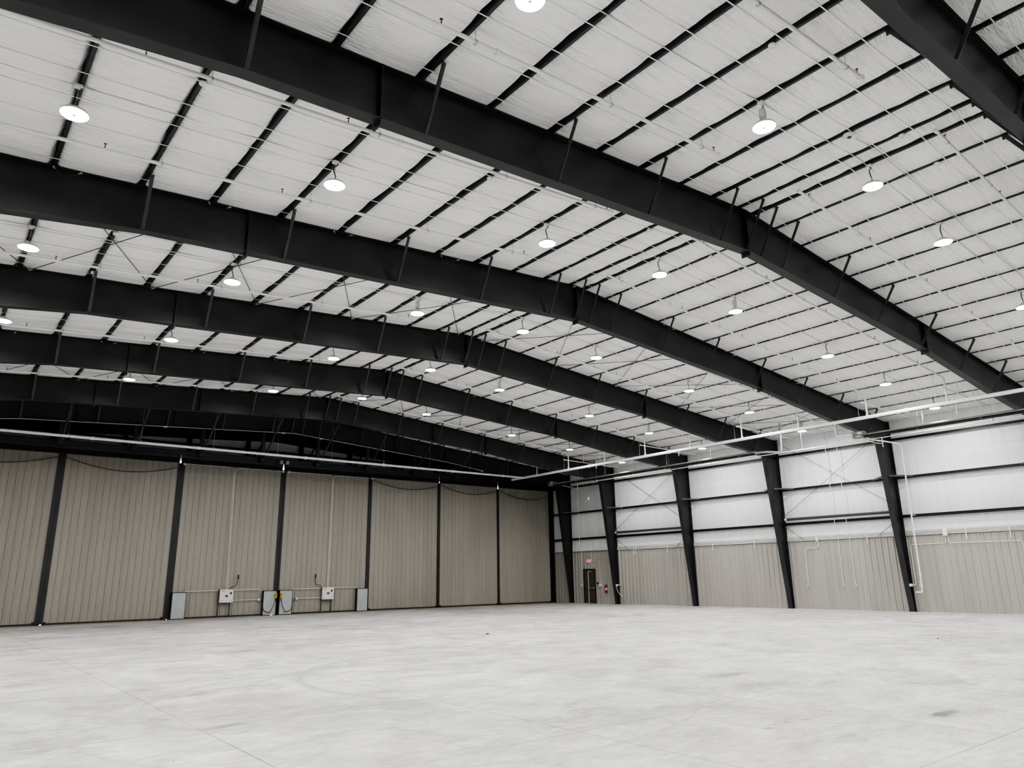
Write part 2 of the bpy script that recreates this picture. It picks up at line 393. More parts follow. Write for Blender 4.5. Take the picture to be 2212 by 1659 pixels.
# ------------------------------------------------------------------ rigid frames
BOT = [(-19.6, 8.1), (-15.04, 8.66), (-12.64, 8.96), (-10.43, 9.08), (0, 9.67), (10.1, 8.93), (15.28, 8.29), (18.18, 8.02), (19.58, 7.86)]
def zbot(x):
    for (x0, z0), (x1, z1) in zip(BOT[:-1], BOT[1:]):
        if x0 <= x <= x1: return z0 + (z1 - z0) * (x - x0) / (x1 - x0)
    return BOT[0][1] if x < 0 else BOT[-1][1]
HF = .125
BRX = [-18.85, -15.85, -12.74, -9.7, -6.65, -3.96, -1.33, -.25, .35, 1.33, 3.95, 6.52, 9.46, 12.43, 15.34, 18.34]
def frame(i, y):
    n = len(FY) - i
    lab = 'dark steel rafter frame with a tapered column, %s one counting from the hangar doors' % ORD[n]
    if i == 0: lab = 'dark steel rafter frame crossing the top corner, seventh counting from the hangar doors'
    if n == 1: lab = 'dark steel rafter frame closest to the hangar doors, with thin conduit beneath'
    t = thing('rigid_frame', lab, 'steel frame', (0, y, 0), 'steel rafter frames')
    for sg in (-1, 1):
        seg = [p for p in BOT if (p[0] <= 0 if sg < 0 else p[0] >= 0)]
        e = seg[0][0] if sg < 0 else seg[-1][0]
        r = MB(); top = [(e, roof(e) - .004), (0, ZR - .004)] if sg < 0 else [(0, ZR - .004), (e, roof(e) - .004)]
        r.ribbon(top, y - HF, y + HF, .02)
        r.ribbon([(x, z + .02) for x, z in seg], y - HF, y + HF, .02)
        r.prism([(x, z + .02) for x, z in seg] + [(x, z - .024) for x, z in reversed(top)], y - .006, y + .006)
        r.build('rafter', M['steel'], t)
        c = MB(); xw, xb, xt = sg * (W - .03), sg * (W - .2), e
        R_ = roof(xw) - .006
        c.prism([(xb, .01), (xw, .01), (xw, R_), (xt, roof(xt) - .02), (xt, zbot(xt))], y - .006, y + .006)
        for (xa, za), (xc, zc), w_ in (((xb, 0), (xt, zbot(xt)), .018), ((xw, 0), (xw, R_), .018)):
            d = -sg * w_
            c.prism([(xa, za), (xa + d, za), (xc + d, zc), (xc, zc)], y - HF, y + HF)
        c.prism([(xb - sg * .02, 0), (xw + sg * .02, 0), (xw + sg * .02, .02), (xb - sg * .02, .02)], y - HF - .03, y + HF + .03)
        c.prism([(xt, zbot(xt)), (xw, zbot(xt)), (xw, zbot(xt) + .015), (xt, zbot(xt) + .015)], y - HF + .01, y + HF - .01)
        c.build('column', M['steel'], t)
    for xs_ in (-10.43, 0, 10.1):
        s_ = MB(); zb = zbot(xs_)
        s_.box(xs_ - .016, xs_ + .016, y - HF, y + HF, zb - .11, roof(xs_) - .03)
        s_.build('splice_plate', M['steel'], t)
    for xs_ in (-6.2, 6.4) if n in (1, 2) else ():
        s_ = MB(); s_.box(xs_ - .01, xs_ + .01, y - HF + .01, y + HF - .01, zbot(xs_) + .03, roof(xs_) - .03); s_.build('stiffener', M['steel'], t)
    for x in BRX:
        for sy in (-1, 1):
            if n == 1 and sy > 0: continue
            b = MB(); p = (x + .04, y + sy * .74, roof(x) - .02); q = (x + .09, y + sy * .1, zbot(x) + .03)
            b.angle(p, q, .075, .008, up=(1, 0, 0))
            b.bar((x + .04, y + sy * .74, roof(x) + .1), (x + .04, y + sy * .735, roof(x) - .1), .05, .012, (1, 0, 0))
            b.build('flange_brace', M['brace'], t)
    return t
for i, y in enumerate(FY): frame(i, y)

# purlins : Z sections running the whole length
nl = sum(1 for x in PX if x < 0)
for i, x in enumerate(PX):
    p = MB(); z = roof(x) + .002; sl = .068 if x < 0 else -.0945
    p.prism([(x, z), (x + .06, z + .06 * sl), (x + .06, z + .06 * sl + .006), (x + .006, z + .006), (x + .006, z + .18), (x, z + .18)], YN, YF)
    side = 'exit door' if x > 0 else 'far'
    k = i - nl + 1 if x > 0 else nl - i
    lab = 'dark roof purlin, %s from the ridge on the %s' % (ORD[k], 'exit door side slope' if x > 0 else 'slope away from the exit door')
    tag(p.build('roof_purlin', M['purlin']), lab, 'purlin', 'roof purlins')

# straps under the insulation
fy = [-2.95] + FY
for i in range(1, len(fy)):
    ys = [fy[i] - .41 - .785 * k for k in range(8)]
    ys = [y for y in ys if y > fy[i - 1] + .2]
    for k, y in enumerate(ys):
        s_ = MB(); s_.ribbon([(x, roof(x) - .003) for x in (-W + .1, 0, W - .1)], y - .011, y + .011, .003)
        lab = 'thin white insulation strap, %s in the %s' % (ORD[k + 1], bay_word(i - 1))
        tag(s_.build('insulation_strap', M['strap']), lab, 'strap', 'insulation straps')

# ------------------------------------------------------------------ high bay lights
LX = [(-18.6, 'outermost', 0), (-14.35, 'fourth', 0), (-9.77, 'third', 0), (-4.0, 'second', 0), (.35, 'ridge', 2), (4.0, 'first', 1), (9.57, 'second', 1), (13.95, 'third', 1), (18.4, 'fourth', 1)]
def lz(x): return 10.25 - (.066 * -x + .04 if x < 0 else .088 * x)
MID = [.15, 6.33, 12.53, 18.79, 24.88, 31.01]  # first row is out of view, added for its light
def make_light(can):
    t = thing('high_bay_light', 'x', 'ceiling light', (0, 0, 0), 'high bay lights')
    h = MB(); h.lathe((0, 0, 0), [(.205, .0), (.215, .012), (.215, .03), (.19, .055), (.12, .085), (.085, .12), (.06, .135), (.0005, .137)], 28); h.build('housing', M['metalw'], t)
    l = MB(); l.lathe((0, 0, 0), [(.0005, -.012), (.15, -.010), (.205, -.006), (.211, .003), (.0005, .005)], 28); le = l.build('lens', M['lens'], t)
    c = MB(); c.lathe((0, 0, 0), [(.0005, -.02), (.022, -.019), (.026, -.0105), (.0005, -.0104)], 12); c.build('sensor', M['chip'], le)
    k = MB()
    top = .52
    z0 = .13
    if can:
        d = MB(); d.lathe((0, 0, 0), [(.02, .15), (.065, .19), (.07, .30), (.06, .38), (.025, .41), (.0005, .412)], 16); d.build('driver', M['metalw'], t)
        z0 = .41
        k.tube([(0, 0, .4), (.02, .0, .44), (.16, .05, .5), (.09, .02, .535), (.01, 0, .53)], .008, 6)
    else:
        k.tube([(0, 0, z0), (.012, 0, z0 + .08), (-.03, .01, z0 + .2), (-.025, .01, z0 + .28), (.05, 0, z0 + .36), (.03, 0, top)], .011, 6)
    k.build('cord', M['black'], t)
    hk = MB(); hk.tube([(0, 0, z0), (0, 0, top)], .004, 5); hk.tube([(0, 0, z0), (.02, 0, z0 + .02), (.02, 0, z0 + .05), (0, 0, z0 + .07)], .006, 5); hk.build('hanger', M['galv'], t)
    j = MB(); j.cbox(-.06, .06, -.05, .05, top - .01, top + .035, .01); j.build('junction_box', M['box'], t)
    return t
protoA, protoB = make_light(False), make_light(True)
usedp = {False: False, True: False}
CAN = {(1, -4.0), (3, -4.0), (2, 4.0), (4, 4.0), (3, 18.4)}
for b, y in enumerate(MID):
    for x, wd, side in LX:
        can = (b, x) in CAN or (b, x) in {(4, 13.95)}
        src = protoB if can else protoA
        loc = (x, y, lz(x))
        if not usedp[can]: o = src; o.location = loc; usedp[can] = True
        else: o = copy_tree(src, loc)
        where = {0: '%s from ridge on far slope' % wd, 1: '%s from ridge on exit door slope' % wd, 2: 'under the ridge'}[side]
        o['label'] = 'high bay light %s, %s' % (where, bay_word(b))
        ld = bpy.data.lights.new('high_bay_lamp', 'AREA'); ld.shape = 'DISK'; ld.size = .4; ld.energy = 165 * {4: .85, 5: .4}.get(b, 1); ld.color = (1, .985, .955)
        lo = bpy.data.objects.new('high_bay_lamp', ld); COL.objects.link(lo); lo.parent = o; lo.location = (0, 0, -.03)

# light conduit per bay
for b, y in enumerate(MID):
    c = MB()
    for pts in ([(-W + .2, roof(-W + .2) - .012), (0, ZR - .012)], [(0, ZR - .012), (W - .2, roof(W - .2) - .012)]):
        c.tube([(x, y + .055, z) for x, z in pts], .012, 6)
    tag(c.build('lighting_conduit', M['conduit']), 'thin conduit feeding the lights across the %s' % bay_word(b), 'conduit', 'lighting conduits')
w = MB(); w.tube([(-1.0, 5.98, roof(-1) - .03)] + [(x, 5.95 + .015 * math.sin(x * 3), roof(x) - .02 - .02 * abs(math.sin(x * 1.15))) for x in [k * .45 for k in range(0, 26)]], .007, 5)
tag(w.build('alarm_cable', M['galv']), 'slack grey alarm cable beside the lights, ' + bay_word(1), 'cable')

# ------------------------------------------------------------------ sprinkler pipes
MX, MZ = 15.3, 8.13
BRY = [(1, 4.73, 'first'), (1, 7.79, 'second'), (2, 10.89, 'first'), (2, 14.05, 'second'), (3, 17.2, 'first'), (3, 20.2, 'second'), (4, 23.3, 'first'), (4, 26.4, 'second'), (5, 29.5, 'first'), (5, 32.6, 'second'), (6, 35.6, 'first')]
def head(mb, x, y, z):
    mb.tube([(x, y, z), (x, y, z + .05)], .012, 6); mb.tube([(x, y, z + .05), (x, y, z + .09)], .006, 5)
    mb.lathe((x, y, z + .088), [(.022, 0), (.03, .004), (.0005, .008)], 8)
for b, y, wd in BRY:
    for side in ('L', 'R'):
        x0, x1 = (-20.3, -3.37) if side == 'L' else (-.15, MX)
        zz = lambda x: (ZR - (SLL * -x if side == 'L' else SLR * x)) - .25
        sl = 'far slope' if side == 'L' else 'exit door slope'
        t = thing('sprinkler_branch', 'white sprinkler pipe, %s, %s one, %s' % (sl, 'camera-side' if wd == 'first' and b < 6 else 'door-side', bay_word(b)), 'sprinkler pipe', ((x0 + x1) / 2, y, zz((x0 + x1) / 2)), 'sprinkler branch pipes')
        p = MB()
        if side == 'L': p.tube([(x0, y, zz(x0)), (x1, y, zz(x1))], .035, 10)
        else:
            p.tube(bend([(x0, y, zz(x0)), (MX, y, zz(MX)), (MX, y, MZ)], .06, 3), .033, 10)
        p.build('pipe', M['white'], t)
        cp = MB()
        for x in (x1 if side == 'L' else x0, -9.2 if side == 'L' else 9.3):
            dz = SLL if side == 'L' else -SLR
            cp.tube([(x - .05, y, zz(x) - .05 * dz), (x + .05, y, zz(x) + .05 * dz)], .046, 10)
            cp.bar((x - .03, y - .07, zz(x)), (x - .03, y + .07, zz(x)), .03, .02)
        if side == 'R': cp.tube([(MX, y, MZ + .03), (MX, y, MZ + .1)], .048, 10); cp.tube([(MX, y, MZ + .12), (MX, y, MZ + .14)], .06, 10)
        cp.build('coupling', M['white'], t)
        for x in ((-17, -13.68, -10.29, -6.85, -3.5) if side == 'L' else (.3, 3.28, 6.62, 9.82, 13.1)):
            hb = MB(); head(hb, x, y, zz(x) + .03); hb.build('sprinkler_head', M['brass'], t)
        for x in PX[1::2]:
            if x0 < x < x1:
                hb = MB(); hb.tube([(x + .05, y, zz(x) - .04), (x + .05, y, roof(x))], .005, 5); hb.tube([(x + .035, y, zz(x)), (x + .065, y, zz(x))], .045, 8, False); hb.build('hanger', M['galv'], t)
        if side == 'R' and b < 7:
            a = MB(); a.tube([(MX - .35, y, 8.72), (19.8, y, 8.62 if b else 8.6)], .024, 8)
            a.tube([(MX - .37, y, 8.72), (MX - .29, y, 8.72)], .036, 8)
            for x in (16.6, 18.2): a.tube([(x, y, 8.68), (x, y, roof(x))], .014, 6)
            a.build('drop_arm', M['white'], t)
t = thing('sprinkler_main', 'thick white sprinkler main running along the side wall under the rafters', 'sprinkler pipe', (MX, 14.6, MZ))
p = MB(); p.tube([(MX, YN + .1, MZ), (MX, 38.2, MZ)], .075, 14); p.build('pipe', M['white'], t)
for y in [-6, 0.2, 6.4, 12.45, 18.6, 24.7, 30.8]:
    c = MB(); c.tube([(MX, y - .07, MZ), (MX, y + .07, MZ)], .095, 12); c.bar((MX - .12, y, MZ), (MX + .12, y, MZ), .05, .03); c.build('coupling', M['white'], t)
for y in [5, 8.1, 11.3, 14.4, 17.5, 20.6, 23.7, 26.8, 29.9, 33, 36]:
    c = MB(); c.tube([(MX, y, MZ + .07), (MX, y, roof(MX))], .006, 5); c.build('hanger', M['galv'], t)
t = thing('sprinkler_cross_main', 'white sprinkler pipe crossing in front of the hangar doors', 'sprinkler pipe', (-2.7, 37, 8.13))
p = MB(); p.tube([(-20.4, 37, 8.13), (MX - .02, 37, 8.13)], .062, 12); p.build('pipe', M['white'], t)
for x in (-18, -9.9, -5.3, .2, 4.9, 9.7, 13.6):
    c = MB(); c.tube([(x - .06, 37, 8.13), (x + .06, 37, 8.13)], .08, 12); c.build('coupling', M['white'], t)
for x in (-17.4, -14.2, -10.85, -7.9, -4.6, -1.35, 1.7, 4.9, 8.0, 11.0, 14):
    c = MB(); c.tube([(x, 37, 8.19), (x, 37, roof(x))], .006, 5); c.tube([(x, 37, 8.19), (x, 37, 8.26)], .016, 6); c.build('hanger', M['galv'], t)

# ------------------------------------------------------------------ smoke detectors
for x, y, wd in [(-12.74, 11.4, 0), (-6.65, 11.45, 0), (-1.33, 11.45, 0), (-12.74, 18.34, 0), (-12.74, 21.2, 0), (-1.33, 18.45, 0), (-5.3, 5.3, 0), (1.33, 5.3, 0), (-.25, 5.35, 0), (1.33, 11.45, 0), (6.52, 11.45, 0), (12.43, 11.4, 0), (12.43, 18.4, 0)]:
    b = 1 if y < 9 else 2 if y < 15 else 3
    k = min(range(len(PX)), key=lambda q: abs(PX[q] - x)); k = k - nl + 1 if x > 0 else nl - k
    d = thing('smoke_detector', 'white ceiling detector, %s purlin, %s, %s' % (ORD[k], 'exit door slope' if x > 0 else 'far slope', bay_word(b) if y < 20 else 'just before the fourth frame'), 'smoke detector', (x + .035, y, roof(x) - .08), 'ceiling detectors')
    m_ = MB(); m_.lathe((x + .035, y, roof(x) - .002), [(.0005, -.075), (.04, -.07), (.062, -.05), (.07, -.03), (.07, -.012), (.05, 0)], 16); m_.build('body', M['white'], d)
    m_ = MB(); m_.lathe((x + .035, y, roof(x) - .002), [(.0005, -.082), (.018, -.081), (.02, -.0745), (.0005, -.0744)], 10); m_.build('sensor_cap', M['chip'], d)
s_ = thing('alarm_speaker', 'round white alarm device hanging at a purlin, ' + bay_word(1), 'alarm', (-1.28, 5.98, roof(-1.28) - .1))
m_ = MB(); m_.lathe((-1.28, 5.98, roof(-1.28)), [(.0005, -.10), (.07, -.09), (.12, -.05), (.12, -.035), (.06, -.01), (.05, 0)], 18); m_.build('body', M['box'], s_)
m_ = MB(); m_.lathe((-1.28, 5.98, roof(-1.28)), [(.0005, -.112), (.04, -.11), (.045, -.098), (.0005, -.0979)], 12); m_.build('grille', M['dkbox'], s_)

# ------------------------------------------------------------------ rod bracing
def rod(p, q, lab, cat='brace rod', g='cross bracing rods'):
    p, q = Vector(p), Vector(q)
    if q.y < p.y: p, q = q, p
    d = (q - p).normalized(); p = p - d * (.42 / max(.5, d.y)) * (1 if p.z > 8.9 else .1)
    t = thing('brace_rod', lab, cat, (p + q) / 2, g)
    m_ = MB(); m_.tube([p, q], .011, 6); m_.build('rod', M['brace'], t)
    m_ = MB(); m_.tube([p - d * .03, p + d * .05], .019, 8); m_.build('end_fitting', M['galv'], t)
    m_ = MB(); m_.tube([q - d * .1, q + d * .02], .024, 8); m_.build('end_fitting', M['galv'], t)
for b, (ya, yb), bw_ in ((3, (15.95, 21.6), 'fourth bay'), (5, (28.15, 33.95), 'second bay')):
    xs_ = [-17.6, -14.2, -11.2, -8.2, -5.2, -2.2] if b == 3 else [-17.6, -11.2, -5.2, -2.2]
    xs_ = [-17.3, -14.1, -11.15, -8.15, -4.9, -.5]
    for k, (xa, xb) in enumerate(zip(xs_[:-1], xs_[1:])):
        for w_, (p0, p1) in (('rising', ((xa, ya), (xb, yb))), ('falling', ((xb, ya), (xa, yb)))):
            rod((p0[0], p0[1], roof(p0[0]) - .09), (p1[0], p1[1], roof(p1[0]) - .09), 'roof brace rod %s toward doors, %s panel from ridge, far slope, %s' % (w_, ORD[5 - k], bw_))
    xs_ = [.6, 4.4, 8.0, 12.4, 16.2, 19.3]
    for k, (xa, xb) in enumerate(zip(xs_[:-1], xs_[1:])):
        for w_, (p0, p1) in (('outward', ((xa, ya), (xb, yb))), ('inward', ((xb, ya), (xa, yb)))):
            rod((p0[0], p0[1], roof(p0[0]) - .09), (p1[0], p1[1], roof(p1[0]) - .09), 'roof brace rod slanting %s, %s panel from ridge, exit door slope, %s' % (w_, ORD[k + 1], bw_))
for (ya, yb), wd in (((15.85, 21.68), 'fourth bay'), ((28.06, 34.04), 'second bay')):
    x = W - .12
    rod((x, yb, 8.72), (x, ya, 4.85), 'upper wall brace rod falling away from doors, %s' % wd)
    rod((x, yb, 4.7), (x, ya, 8.5), 'upper wall brace rod rising away from doors, %s' % wd)
    rod((x, yb, 4.15), (x, yb - 1.0, 3.45), 'short wall brace rod below the strut, door end of %s' % wd)
    rod((x, ya, 4.15), (x, ya + 1.0, 3.45), 'short wall brace rod below the strut, near end of %s' % wd)
    st = thing('wall_strut', 'round dark strut pipe across the side wall, %s from the doors' % wd, 'strut', (W - .28, (ya + yb) / 2, 4.53), 'wall struts')
    m_ = MB(); m_.tube([(W - .28, ya + .1, 4.53), (W - .28, yb - .1, 4.53)], .07, 12); m_.build('pipe', M['dkbox'], st)
    m_ = MB(); m_.tube([(W - .28, yb - .25, 4.53), (W - .28, yb - .12, 4.53)], .074, 12); m_.build('end_sleeve', M['box'], st)

# ------------------------------------------------------------------ girts
BAYS = list(zip([-9.0] + FY, FY + [YF]))
for sgn, nm in ((1, 'exit door wall'), (-1, 'opposite wall')):
    for zi, z in enumerate((4.22, 6.03, 7.87)):
        for bi, (a, b) in enumerate(BAYS):
            if bi == 0 or (sgn < 0): 
                if sgn < 0 and bi > 0: continue
            if sgn < 0: a, b = YN, YF
            g_ = MB(); xo = sgn * (W + .015); xi = sgn * (W - .19); y0, y1 = a + .02, b - .02
            g_.box(min(xo, xi), max(xo, xi), y0, y1, z + .075, z + .083)
            g_.box(min(xi, xi + sgn * .006), max(xi, xi + sgn * .006), y0, y1, z, z + .083)
            g_.box(min(xo, xo - sgn * .006), max(xo, xo - sgn * .006), y0, y1, z + .075, z + .15)
            bw2 = 'corner strip beside the doors' if bi == len(BAYS) - 1 else bay_word(bi)
            if sgn < 0: bw2 = 'full length'
            tag(g_.build('wall_girt', M['header']), 'dark girt, %s row up, %s, %s' % (ORD[zi + 1], nm, bw2), 'girt', 'wall girts')
# girt braces from the columns
for i, y in enumerate(FY[1:], 1):
    for sy in (-1, 1):
        if y + sy * .85 > 40: continue
        g_ = MB(); g_.bar((20.0, y + sy * .14, 6.16), (W - .2, y + sy * .92, 6.11), .075, .075)
        tag(g_.build('girt_brace', M['brace']), 'grey angle brace from %s column to middle girt, %s side' % (ORD[len(FY) - i], 'camera' if sy < 0 else 'door'), 'brace', 'girt braces')
    g_ = MB(); g_.bar((20.02, y - .05, 6.05), (W - .05, y - .05, 5.6), .012, .06)

# ------------------------------------------------------------------ wall top trim, conduit bundles
for bi, (a, b) in enumerate(BAYS[1:], 1):
    last = bi == len(BAYS) - 1
    bw2 = 'corner strip' if last else bay_word(bi)
    y0, y1 = a + .14, b - .14
    c = MB(); c.box(W - .05, W + .015, y0, y1, ZW - .04, ZW + (.19 if bi <= 5 else .03))  # taller in conduit bays, a dark backing added behind the conduit gaps
    tag(c.build('liner_cap_trim', M['capt']), 'grey cap trim above the ribbed liner, %s' % bw2, 'trim', 'liner cap trims')
    if bi <= 5:
        for k in range(4):
            c = MB(); xx = W - .075; c.tube([(xx, y0, ZW + .0 + .052 * k), (xx, y1, ZW + .0 + .052 * k)], .016, 8)
            tag(c.build('electrical_conduit', M['white']), 'white conduit, %s up in bundle above ribbed liner, %s' % (ORD[k + 1], bw2), 'conduit', 'bundled wall conduits')
    for k, yy in enumerate({2: (11.3, 13.0), 3: (17.4, 19.95), 4: (23.68, 26.44), 5: (29.8, 32.38, 32.55)}.get(bi, ())):
        c = MB(); c.box(W - .115, W - .103, yy - .02, yy + .02, ZW - .3, ZW + .16)
        tag(c.build('strut_bracket', M['white']), 'short white bracket holding the conduit bundle, %s along %s' % (ORD[k + 1], bw2), 'bracket', 'conduit brackets')

# wall boxes with their conduits
def wallbox(y, z, pts, lab, w_=.055, dark=True, top=None):
    t = thing('outlet_box', lab, 'outlet', (W - .1, y, z), 'wall outlet boxes')
    m_ = MB(); m_.prism_x([(y - w_, z - .055), (y + w_, z - .055), (y + w_, z + .055), (y - w_, z + .055)], W - .12, W - .03); m_.build('box', M['white'], t)
    if dark: m_ = MB(); m_.prism_x([(y - .03, z - .02), (y + .03, z - .02), (y + .03, z + .03), (y - .03, z + .03)], W - .126, W - .1195); m_.build('receptacle', M['black'], t)
    m_ = MB(); m_.tube(bend(pts, .12), .014, 8); m_.build('conduit', M['white'], t)
    if top: m_ = MB(); m_.prism_x([(top[0] - .05, top[1] - .1), (top[0] + .05, top[1] - .1), (top[0] + .05, top[1] + .1), (top[0] - .05, top[1] + .1)], W - .17, W - .11); m_.build('junction_box', M['white'], t)
xc = W - .07
wallbox(20.75, 1.15, [(xc, 20.75, 1.2), (xc, 20.72, 3.0), (xc, 19.98, 3.03), (xc, 19.98, 3.36)], 'white outlet box on ribbed liner with bent conduit, door end of fourth bay', top=(19.98, 3.45))
wallbox(18.9, 1.16, [(xc, 18.9, 1.2), (xc, 18.88, ZW - .03), (W - .14, 18.88, ZW + .1), (W - .23, 18.87, ZW + .3), (W - .23, 18.87, roof(W - .23) - .02)], 'white outlet box under tall straight conduit, middle of fourth bay')
wallbox(18.29, 1.16, [(xc, 18.29, 1.2), (xc, 18.28, ZW - .03), (W - .14, 18.28, ZW + .1), (W - .23, 18.26, ZW + .3), (W - .23, 18.26, roof(W - .23) - .02)], 'white outlet box under tall straight conduit, camera end of fourth bay')
t = thing('outlet_box', 'white box on side of the fifth column from the doors', 'outlet', (20.45, 15.6, 1.18), 'wall outlet boxes')
m_ = MB(); m_.box(20.42, 20.6, 15.52, 15.60, 1.12, 1.24); m_.build('box', M['white'], t)
m_ = MB(); m_.tube(bend([(20.6, 15.55, 1.18), (xc, 15.45, 1.18), (xc, 15.45, 2.98), (xc, 13.88, 3.0), (xc, 13.88, 3.3)], .16), .016, 8); m_.build('conduit', M['white'], t)
m_ = MB(); m_.prism_x([(13.75, 3.32), (13.93, 3.32), (13.93, 3.7), (13.75, 3.7)], W - .17, W - .11); m_.build('junction_box', M['white'], t)
wallbox(10.9, 1.16, [(xc, 10.9, 1.2), (xc, 10.92, 2.97), (xc, 13.78, 3.0), (xc, 13.78, 3.3)], 'white outlet box with conduit bending along liner in sixth bay')
t = thing('outlet_box', 'white box on the second column from the doors with looping conduit', 'outlet', (20.5, 34.05, 1.18), 'wall outlet boxes')
m_ = MB(); m_.box(20.47, 20.62, 33.95, 34.04, 1.12, 1.24); m_.build('box', M['white'], t)
m_ = MB(); m_.tube(bend([(20.62, 34.0, 1.18), (xc, 33.86, 1.2), (xc, 33.86, 3.42)], .16), .018, 8); m_.build('conduit', M['white'], t)
m_ = MB(); m_.tube(bend([(20.5, 34.02, 1.12), (20.6, 34.0, .75), (xc, 33.9, .5), (xc, 33.7, .48)], .2), .018, 8); m_.build('lower_conduit', M['white'], t)
t = thing('switch_box', 'white switch box beside the latch side of the exit door', 'switch', (W - .1, 35.72, 1.17))
m_ = MB(); m_.prism_x([(35.66, 1.1), (35.8, 1.1), (35.8, 1.26), (35.66, 1.26)], W - .13, W - .03); m_.build('box', M['white'], t)
m_ = MB(); m_.tube(bend([(xc, 35.73, 1.26), (xc, 35.76, 3.15), (xc, 35.62, 3.3), (W - .12, 35.62, 3.55), (W - .2, 35.9, 8.2)], .1), .012, 8); m_.build('conduit', M['white'], t)
t = thing('switch_box', 'narrow box beside the hinge side of the exit door', 'switch', (W - .1, 37.5, 1.17))
m_ = MB(); m_.prism_x([(37.46, 1.08), (37.56, 1.08), (37.56, 1.26), (37.46, 1.26)], W - .12, W - .03); m_.build('box', M['conduit'], t)
m_ = MB(); m_.tube(bend([(xc, 37.51, 1.26), (xc, 37.45, ZW - .1), (W - .22, 37.42, ZW + .3), (W - .22, 37.42, 8.3)], .1), .013, 8); m_.build('conduit', M['white'], t)
m_ = MB(); m_.prism_x([(35.95, 1.23), (36.06, 1.23), (36.06, 1.36), (35.95, 1.36)], W - .07, W - .02)
tag(m_.build('card_reader', M['black']), 'small black reader beside the exit door', 'card reader')

# exit door
ED0, ED1, EDZ = 36.22, 37.36, 2.245
d8 = thing('door_9', 'dark bronze exit door with panic bar in the ribbed side wall', 'door', (W, (ED0 + ED1) / 2, 0), kind='structure')
m_ = MB()
m_.box(W - .05, W + .02, ED0, ED0 + .06, 0, EDZ); m_.box(W - .05, W + .02, ED1 - .06, ED1, 0, EDZ); m_.box(W - .05, W + .02, ED0, ED1, EDZ - .06, EDZ); m_.build('door_frame', M['exitframe'], d8)
m_ = MB(); m_.box(W - .02, W + .015, ED0 + .065, ED1 - .065, .01, EDZ - .065); lf_ = m_.build('door_leaf', M['exitdoor'], d8)
m_ = MB(); m_.tube([(W - .07, ED0 + .1, .99), (W - .07, ED1 - .42, 1.0)], .022, 8); m_.box(W - .07, W - .02, ED0 + .08, ED0 + .2, .95, 1.04); m_.box(W - .07, W - .02, ED1 - .46, ED1 - .4, .96, 1.04); m_.build('panic_bar', M['galv'], lf_)
m_ = MB(); m_.box(W - .06, W - .02, ED1 - .49, ED1 - .45, .02, 2.1); m_.build('edge_glint', M['conduit'], lf_)  # bright strip added for the reflection at the door edge gap
m_ = MB(); m_.box(W - .07, W - .02, ED0 + .4, ED0 + .68, 2.04, 2.12); m_.build('door_closer', M['galv'], lf_)
# exit sign
t = thing('exit_sign', 'glowing red and white exit sign above the exit door', 'exit sign', (W - .1, 36.74, 2.66))
m_ = MB(); m_.prism_x([(36.56, 2.66), (36.93, 2.66), (36.93, 2.88), (36.56, 2.88)], W - .1, W - .03); m_.build('housing', M['white'], t)
m_ = MB(); m_.prism_x([(36.575, 2.675), (36.915, 2.675), (36.915, 2.865), (36.575, 2.865)], W - .105, W - .0995); m_.build('face', M['exitface'], t)
m_ = MB()
def glyph(mb, strokes, yoff, z0, s, x=W - .108):
    for (u0, v0, u1, v1) in strokes: mb.bar((x, yoff - u0 * s, z0 + v0 * s * 1.7), (x, yoff - u1 * s, z0 + v1 * s * 1.7), .014, .004, (1, 0, 0))
E_ = [(0, 0, 0, 1), (0, 0, .8, 0), (0, .5, .7, .5), (0, 1, .8, 1)]; X_ = [(0, 0, .8, 1), (0, 1, .8, 0)]; I_ = [(.4, 0, .4, 1)]; T_ = [(.4, 0, .4, 1), (0, 1, .8, 1)]
for k, gl in enumerate((E_, X_, I_, T_)): glyph(m_, gl, 36.885 - k * .082, 2.705, .075)
m_.build('lettering', M['exittext'], t)
m_ = MB(); m_.tube(bend([(xc, 36.56, 2.77), (xc, 35.85, 2.77), (xc, 35.78, 2.6)], .07), .010, 6); m_.tube([(xc, 36.93, 2.77), (xc, 37.02, 2.77)], .02, 6); m_.build('conduit', M['conduit'], t)
# extinguisher
t = thing('fire_extinguisher', 'red fire extinguisher hung on the ribbed wall right of the exit door', 'fire extinguisher', (W - .12, 35.16, .69))
c = (W - .12, 35.16, .7)
m_ = MB(); m_.lathe(c, [(.06, 0), (.075, .02), (.078, .06), (.078, .33), (.065, .385), (.03, .41), (.028, .43)], 18); m_.build('cylinder', M['red'], t)
m_ = MB(); m_.lathe(c, [(.0795, .17), (.0795, .29)], 18); m_.build('label_band', M['white'], t)
m_ = MB(); m_.box(c[0] - .02, c[0] + .02, 35.10, 35.2, 1.13, 1.17); m_.bar((c[0], 35.12, 1.17), (c[0], 35.25, 1.24), .025, .012); m_.tube([(c[0], 35.16, 1.12), (c[0], 35.16, 1.16)], .02, 8); m_.build('valve_handle', M['black'], t)
m_ = MB(); m_.tube(bend([(c[0], 35.2, 1.16), (c[0] - .02, 35.27, 1.12), (c[0] - .02, 35.26, .85)], .05), .011, 6); m_.build('hose', M['black'], t)
m_ = MB(); m_.box(W - .04, W - .01, 35.12, 35.2, .8, 1.22); m_.build('bracket', M['dkbox'], t)
# daylight slit in liner
m_ = MB(); m_.prism_x([(36.6, 6.93), (36.64, 6.95), (36.63, 7.12), (36.59, 7.1)], W + .012, W + .022)
tag(m_.build('daylight_slit', M['gap']), 'bright slit of daylight in the upper liner above the exit door', 'slit')

